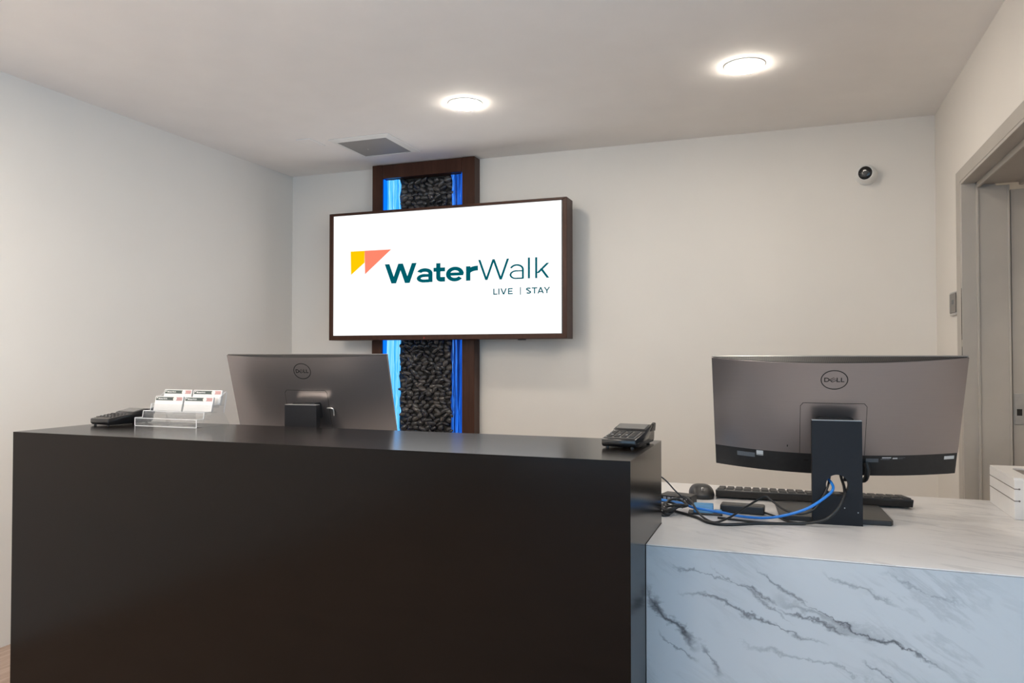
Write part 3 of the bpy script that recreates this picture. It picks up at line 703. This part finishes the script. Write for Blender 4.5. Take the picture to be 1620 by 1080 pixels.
# adapters
hb = thing('cable_hub', 'black hub with a row of ports against the desk side', 'hub', (-.355, 2.665, Z0), R(-14))
mesh_obj('body', box(-.055, .055, -.030, .030, 0, .030, .004, 2), 'black', hb)
for k in range(6): mesh_obj('port', box(-.044 + k * .0150, -.034 + k * .0150, -.0308, -.029, .012, .021), 'bezel', hb)
ad = thing('network_adapter', 'black adapter with blue sloping cover beside the coiled cable', 'adapter', (-.252, 2.500, Z0), R(4))
mesh_obj('body', box(-.050, .056, -.022, .030, .0, .0065, .0015, 1), 'black', ad)
cv = prism([(-.021, .0065), (.028, .0065), (.024, .032), (-.004, .029)], 'x', -.034, .028, .003, 2)
mesh_obj('cover', cv, 'blueplug', ad)
mesh_obj('plug', box(.030, .054, -.010, .010, .0066, .0150, .002, 2), 'blueplug', ad)
bk = thing('power_adapter', 'small black rectangular adapter box with printed label on the counter', 'adapter', (-.138, 2.560, Z0), R(-2))
mesh_obj('body', box(-.068, .068, -.026, .030, 0, .027, .005, 3), 'black', bk)
for x0, x1 in ((-.022, -.006), (.010, .018)): mesh_obj('print', box(x0, x1, -.006, .012, .0268, .0273), 'stickergrey', bk)
# video plug hanging below the monitor rim beside the column
def wl(lx, lz, b_):
    q = mon.matrix_basis @ W3r(lx, lz, b_); return q
pts = [wl(.100, -.150, .043), wl(.104, -.165, .056), wl(.102, -.190, .060), wl(.096, -.214, .048), wl(.075, -.232, .020), wl(.045, -.245, .004)]
o = mesh_obj('video_cable', tube(pts, .008, 10, 8), 'rubber', None, True); tag(o, 'short thick black cable plugged in under the open counter monitor', 'cable')

# ------------------------------------------------------------------ card terminals on the desk
def terminal(label, loc, rz):
    t = thing('card_terminal', label, 'card terminal', loc, rz, 'card terminals on the desk')
    hw = .0495
    prof = [(.008, .0035), (0, .010), (.0005, .0265), (.100, .0400), (.106, .0450), (.165, .0555), (.186, .0530), (.197, .040), (.194, .010), (.184, .0035)]
    mesh_obj('body', prism(prof, 'x', -hw, hw, .0035, 2), 'blackgloss', t, True)
    a = math.atan2(.0135, .0995)
    kp = bmesh.new(); 
    fr_ = box(-.043, .043, .010, .088, 0, .0012, 0); M4 = Matrix.Translation((0, .002, .0266)) @ Matrix.Rotation(a, 4, 'X')
    bmesh.ops.transform(fr_, matrix=M4, verts=fr_.verts); kpo = mesh_obj('keypad', fr_, 'plate', t)
    km = box(-.0078, .0078, -.0045, .0045, 0, .0030, .001, 1); ko = mesh_obj('key', km, 'black', kpo); f0 = True
    for i in range(5):
        for j in range(4):
            o_ = ko if f0 else ko.copy()
            if not f0: C.objects.link(o_)
            f0 = False; o_.location = M4 @ Vector((-.0315 + j * .021, .019 + i * .0150, .0012)); o_.rotation_euler = (a, 0, 0)
    for j in range(3):
        mk = box(-.003, .003, -.0012, .0012, 0, .0004); bmesh.ops.transform(mk, matrix=M4 @ Matrix.Translation((-.028 + j * .021, .034, .0043)), verts=mk.verts); mesh_obj('print', mk, 'cardink', kpo)
    a2 = math.atan2(.0105, .057); M5 = Matrix.Translation((0, .106, .0452)) @ Matrix.Rotation(a2, 4, 'X')
    sc_ = box(-.043, .043, .004, .054, -.0008, .0010, .0008, 1); bmesh.ops.transform(sc_, matrix=M5, verts=sc_.verts); mesh_obj('display_glass', sc_, 'termglass', t)
    mesh_obj('printer_cover', prism([(.150, .036), (.184, .0555), (.201, .0590), (.206, .056), (.199, .034)], 'x', hw - .008, hw + .0015, .0015, 1), 'blackgloss', t)
    ft = lathe([(0, 0), (.0048, 0), (.0048, .0045), (0, .0045)], 12)
    fo = mesh_obj('foot', ft, 'rubber', t); fo.location = (-.036, .012, 0)
    for q in ((.036, .012), (-.036, .172), (.036, .172)):
        g = fo.copy(); C.objects.link(g); g.location = (*q, 0)
    return t
MT['termglass'] = plain('terminal_glass', (.10, .095, .09), .12, var=.05, spec=.8)
terminal('black card terminal alone at the desk corner above the marble counter', (-.442, 2.078, DZ), R(-6))
terminal('black card terminal beside the clear card holder', (-2.384, 2.098, DZ), R(-6))

# ------------------------------------------------------------------ clear tiered card holder and its cards
HX0, HX1 = -2.272, -1.984
ch = thing('card_holder', 'clear acrylic tiered business card holder on the desk', 'card holder', ((HX0 + HX1) / 2, 2.155, DZ))
hw = (HX1 - HX0) / 2
TY0 = [.0, .038, .076, .114]; TZ = [.003, .027, .051, .075]; LIP = .026
def hpart(name, bm, mat='acrylic'): return mesh_obj(name, bm, mat, ch)
side = [(0, 0), (0, LIP + .004)]
for k in range(1, 4): side += [(TY0[k] - .004, TZ[k - 1] + LIP), (TY0[k], TZ[k] + LIP)]
side += [(.150, TZ[3] + LIP + .022), (.156, TZ[3] + LIP + .020), (.140, .045), (.168, .004), (.168, 0)]
for sx in (-hw, hw - .003): hpart('side_wall', prism(side, 'x', sx, sx + .003))
for k in range(4):
    hpart('tier_front', box(-hw + .003, hw - .003, TY0[k], TY0[k] + .0025, TZ[k] - (.003 if k == 0 else .010), TZ[k] + LIP))
    hpart('tier_floor', box(-hw + .003, hw - .003, TY0[k] + .0025, TY0[k] + .030, TZ[k] - .003, TZ[k] - .0008))
hpart('divider', box(-.0012, .0012, .004, .150, .004, .050))
for (x0, x1, y0, y1, z0, z1) in ((-hw, hw, -.0006, .0004, LIP + .0015, LIP + .0035), (-hw, hw, -.0008, .0006, 0, .0016), (hw - .0030, hw, -.0008, .0004, 0, LIP + .004), (-hw, -hw + .002, -.0008, .0004, 0, LIP + .004),
                                 (-hw + .004, hw - .004, TY0[1] - .0003, TY0[1] + .0005, TZ[1] + LIP - .0012, TZ[1] + LIP + .0004)):
    hpart('polished_edge', box(x0, x1, y0, y1, z0, z1), 'acryledge')
for sx in (-hw + .0015, hw - .0015):
    hpart('polished_edge', tube([(sx, q[0], q[1]) for q in side[:-2]], .0011, 6, 0), 'acryledge')
lean = R(-14)
def cards(row, colm, patch):
    x = ((HX0 + HX1) / 2) + (-.0705 if colm == 0 else .0705) + (.004 if row == 3 else -.002)
    lbl = 'white business cards with a dark band in the %s filled tier, %s stack' % ('upper' if row == 3 else 'lower', 'terminal-side' if colm == 0 else 'monitor-side')
    t = thing('business_cards', lbl, 'business cards', (x, 2.155 + TY0[row] + .0055, DZ + TZ[row]), 0, 'business card stacks in the acrylic holder')
    t.rotation_euler = (lean, 0, 0)
    cwid, chgt = .0665, .0555
    for k in range(5): mesh_obj('card', box(-cwid + random.uniform(-.0006, .0006), cwid, .0016 * k, .0016 * k + .0014, 0, chgt - .0003 * k + (.0008 if k == 2 else 0)), 'paper', t)
    f = lambda X, Z_: (X, -.0003, Z_)
    flat('print_band', [(-cwid + .003, chgt - .016), (.022, chgt - .016), (.018, chgt - .010), (.022, chgt - .003), (-cwid + .003, chgt - .003)], 'cardgreen', t, f)
    flat('print_seal', [(.024 + .0055 * math.cos(a_), chgt - .0095 + .0060 * math.sin(a_)) for a_ in [2 * math.pi * q / 16 for q in range(16)]], 'cardcream', t, f)
    flat('print_patch', [(.033, chgt - .016), (.062, chgt - .016), (.062, chgt - .003), (.033, chgt - .003), (.037, chgt - .0095)], patch, t, f)
    f2 = lambda X, Z_: (X, -.0005, Z_)
    flat('print_mark', [(-.060, chgt - .0055), (-.0535, chgt - .0055), (-.060, chgt - .010)], 'cardink', t, f2)
    lettering('print_lettering', 'cardink', t, [('W', -.0525, .0085, .24, chgt - .0118), ('a', -.0438, .0044, .22, chgt - .0118), ('t', -.0390, .003, .22, chgt - .0118), ('e', -.0356, .0044, .22, chgt - .0118), ('r', -.0306, .0030, .22, chgt - .0118),
              ('W', -.0272, .0075, .14, chgt - .0118), ('a', -.0194, .0040, .13, chgt - .0118), ('l', -.0150, .001, .13, chgt - .0118), ('k', -.0132, .0038, .13, chgt - .0118)], f2, .0052)
cards(2, 0, 'cardpink'); cards(2, 1, 'cardpink'); cards(3, 0, 'cardpink'); cards(3, 1, 'cardpink')

# ------------------------------------------------------------------ white box with slotted lid at the counter end
bx_ = thing('slotted_box', 'white box with an oval slot and two scored lines at the counter end', 'box', (.735, 2.89, MZ))
bw, bl, bh = .075, .152, .1288
body = box(-bw, bw, -bl, bl, .0, bh - .006, .0015, 1); mesh_obj('body', body, 'boxwhite', bx_)
bm = bmesh.new(); n = 40; inn = []; out_ = []
for k in range(n):
    a = 2 * math.pi * k / n; c_, s_ = math.cos(a), math.sin(a)
    inn.append((.028 * c_, (.072 if s_ >= 0 else -.072) + .028 * s_ - .01)); sc = 1 / max(abs(c_) / bw, abs(s_) / bl); out_.append((c_ * sc, s_ * sc))
def dirpt(p_):   # the lid corner grid follows the slot by angle index
    return p_
V = {}
for zi, zz_ in enumerate((bh - .006, bh)):
    V[zi] = ([bm.verts.new((*p_, zz_)) for p_ in inn], [bm.verts.new((*p_, zz_)) for p_ in out_])
for k in range(n):
    j = (k + 1) % n
    bm.faces.new((V[1][0][k], V[1][0][j], V[1][1][j], V[1][1][k])); bm.faces.new((V[0][0][k], V[0][0][j], V[1][0][j], V[1][0][k])); bm.faces.new((V[0][1][k], V[0][1][j], V[1][1][j], V[1][1][k]))
mesh_obj('lid', bm, 'boxwhite', bx_)
mesh_obj('slot_inside', prism([(p_[0] * .98, p_[1] * .99) for p_ in inn], 'z', bh - .0062, bh - .0055), 'wire', bx_)
for z_ in (bh - .034, bh - .071):
    bm = bmesh.new(); box(-bw - .0010, -bw + .0004, -bl - .001, bl, z_ - .0012, z_ + .0012, bm=bm); box(-bw - .001, -bw + .012, -bl - .0010, -bl + .0004, z_ - .0012, z_ + .0012, bm=bm)
    mesh_obj('scored_line', bm, 'wire', bx_)
    mesh_obj('stud', lathe([(0, .002), (.0028, .0015), (.0028, 0)], 12, Matrix.Translation((-bw + .013, -bl, z_)) @ Matrix.Rotation(R(90), 4, 'X')), 'wire', bx_)

# ------------------------------------------------------------------ wall fittings
sw = thing('wall_switch', 'small grey wall control plate beside the cased opening', 'switch', (XR, 3.942, 1.515))
mesh_obj('back_plate', box(-.010, -.0005, -.085, .085, -.054, .054, .003, 2), 'bezel', sw)
fp = mesh_obj('face', box(-.0135, -.0100, -.062, .070, -.043, .046, .0015, 1), 'plate', sw)
mesh_obj('print', box(-.0139, -.0134, -.022, .022, -.004, .016), 'stickergrey', fp)
sc_ = thing('security_camera', 'small white dome security camera with a black lens on the back wall', 'camera', (.405, YB - .001, 2.238))
Mx = Matrix.Rotation(R(90), 4, 'X')
mesh_obj('base_ring', lathe([(0, 0), (.050, 0), (.054, .006), (.052, .018), (.044, .026), (0, .026)], 40, Mx), 'white', sc_, True)
d_ = Vector((-.30, -1, -.06)).normalized(); Q = d_.to_track_quat('Z', 'Y').to_matrix().to_4x4()
Mb = Matrix.Translation((0, -.034, 0)) @ Q
mesh_obj('housing', lathe([(0, -.046), (.028, -.040), (.041, -.026), (.047, -.006), (.047, .012), (.044, .030), (.036, .042), (.0345, .042), (.0345, .034)], 40, Mb), 'white', sc_, True)
ln = mesh_obj('lens_window', lathe([(.0345, .036), (.030, .0405), (.016, .0425), (0, .043)], 40, Mb), 'blackgloss', sc_, True)
mesh_obj('lens', lathe([(.011, .0425), (.011, .0445), (.008, .0450), (.004, .0438), (0, .0436)], 24, Mb), 'black', ln, True)

# ------------------------------------------------------------------ ceiling fittings
def downlight(x, y, label):
    t = thing('ceiling_downlight', label, 'ceiling light', (x, y, CH), 0, 'round ceiling downlights')
    mesh_obj('trim_ring', lathe([(.0738, -.0060), (.079, -.0055), (.086, -.003), (.087, -.0004), (.070, -.0004)], 48), 'white', t, True)
    mesh_obj('lens', lathe([(0, -.0200), (.030, -.0195), (.056, -.0175), (.068, -.0145), (.0725, -.0100), (.0735, -.0050)], 48), 'lens', t, True)
downlight(-1.49, 3.415, 'round glowing ceiling light nearest the framed display')
downlight(-.163, 3.375, 'round glowing ceiling light over the open marble counter')
for x, y, lb in ((-1.49, 1.98, 'added unseen ceiling light straight above the tall desk'), (-.163, 1.98, 'added unseen ceiling light above the front edge of the marble counter'), (1.35, 2.75, 'added unseen ceiling light in the corridor beyond the cased opening')): downlight(x, y, lb)  # unseen extras, added to brighten desk top, marble top and door jamb
def added_panel(x, y, label):  # invented out-of-view panel, added to lift the side wall and ceiling
    t = thing('added_panel_light', label, 'ceiling light', (x, y, CH), 0, 'added unseen lobby panel lights')
    bm = bmesh.new()
    for a_ in ((-.32, .32, -.62, -.60), (-.32, .32, .60, .62), (-.32, -.30, -.60, .60), (.30, .32, -.60, .60)): box(*a_, -.012, -.0004, bm=bm)
    mesh_obj('frame', bm, 'white', t); mesh_obj('diffuser', box(-.299, .299, -.599, .599, -.009, -.004), 'panel', t)
added_panel(-2.35, .70, 'added unseen lobby panel light near the side wall, before the desk')
added_panel(-2.35, -1.7, 'added unseen lobby panel light near the side wall, toward the rear glazing')
vt = thing('ceiling_vent', 'square white ceiling air vent with grey perforated face', 'vent', (-2.29, 3.915, CH))
hv = .196
bm = bmesh.new()
for k in range(4):
    Mr = Matrix.Rotation(R(90 * k), 4, 'Z')
    q = [(-hv, -hv, -.0005), (hv, -hv, -.0005), (hv, -hv, -.006), (-hv, -hv, -.006), (-hv + .036, -hv + .036, -.014), (hv - .036, -hv + .036, -.014), (hv - .036, -hv + .036, -.0005), (-hv + .036, -hv + .036, -.0005)]
    v_ = [bm.verts.new(Mr @ Vector(p_)) for p_ in q]
    bm.faces.new((v_[0], v_[1], v_[2], v_[3])); bm.faces.new((v_[3], v_[2], v_[5], v_[4])); bm.faces.new((v_[4], v_[5], v_[6], v_[7]))
mesh_obj('flange', bm, 'white', vt)
mesh_obj('perforated_face', box(-hv + .037, hv - .037, -hv + .037, hv - .037, -.0115, -.008), 'grille', vt)
mesh_obj('screw', lathe([(0, -.014), (.005, -.0135), (.006, -.0115)], 14), 'steel', vt).location = (-.06, .02, 0)
ap = thing('access_cover', 'small plain white cover plate on the ceiling beside the vent', 'cover', (-2.615, 3.735, CH))
mesh_obj('plate', box(-.044, .044, -.077, .077, -.0055, -.0004, .002, 1), 'ceiling', ap)
mesh_obj('rim', prism([(-.048, -.080), (.048, -.080), (.048, .080), (-.048, .080)], 'z', -.0040, -.0003), 'white', ap)
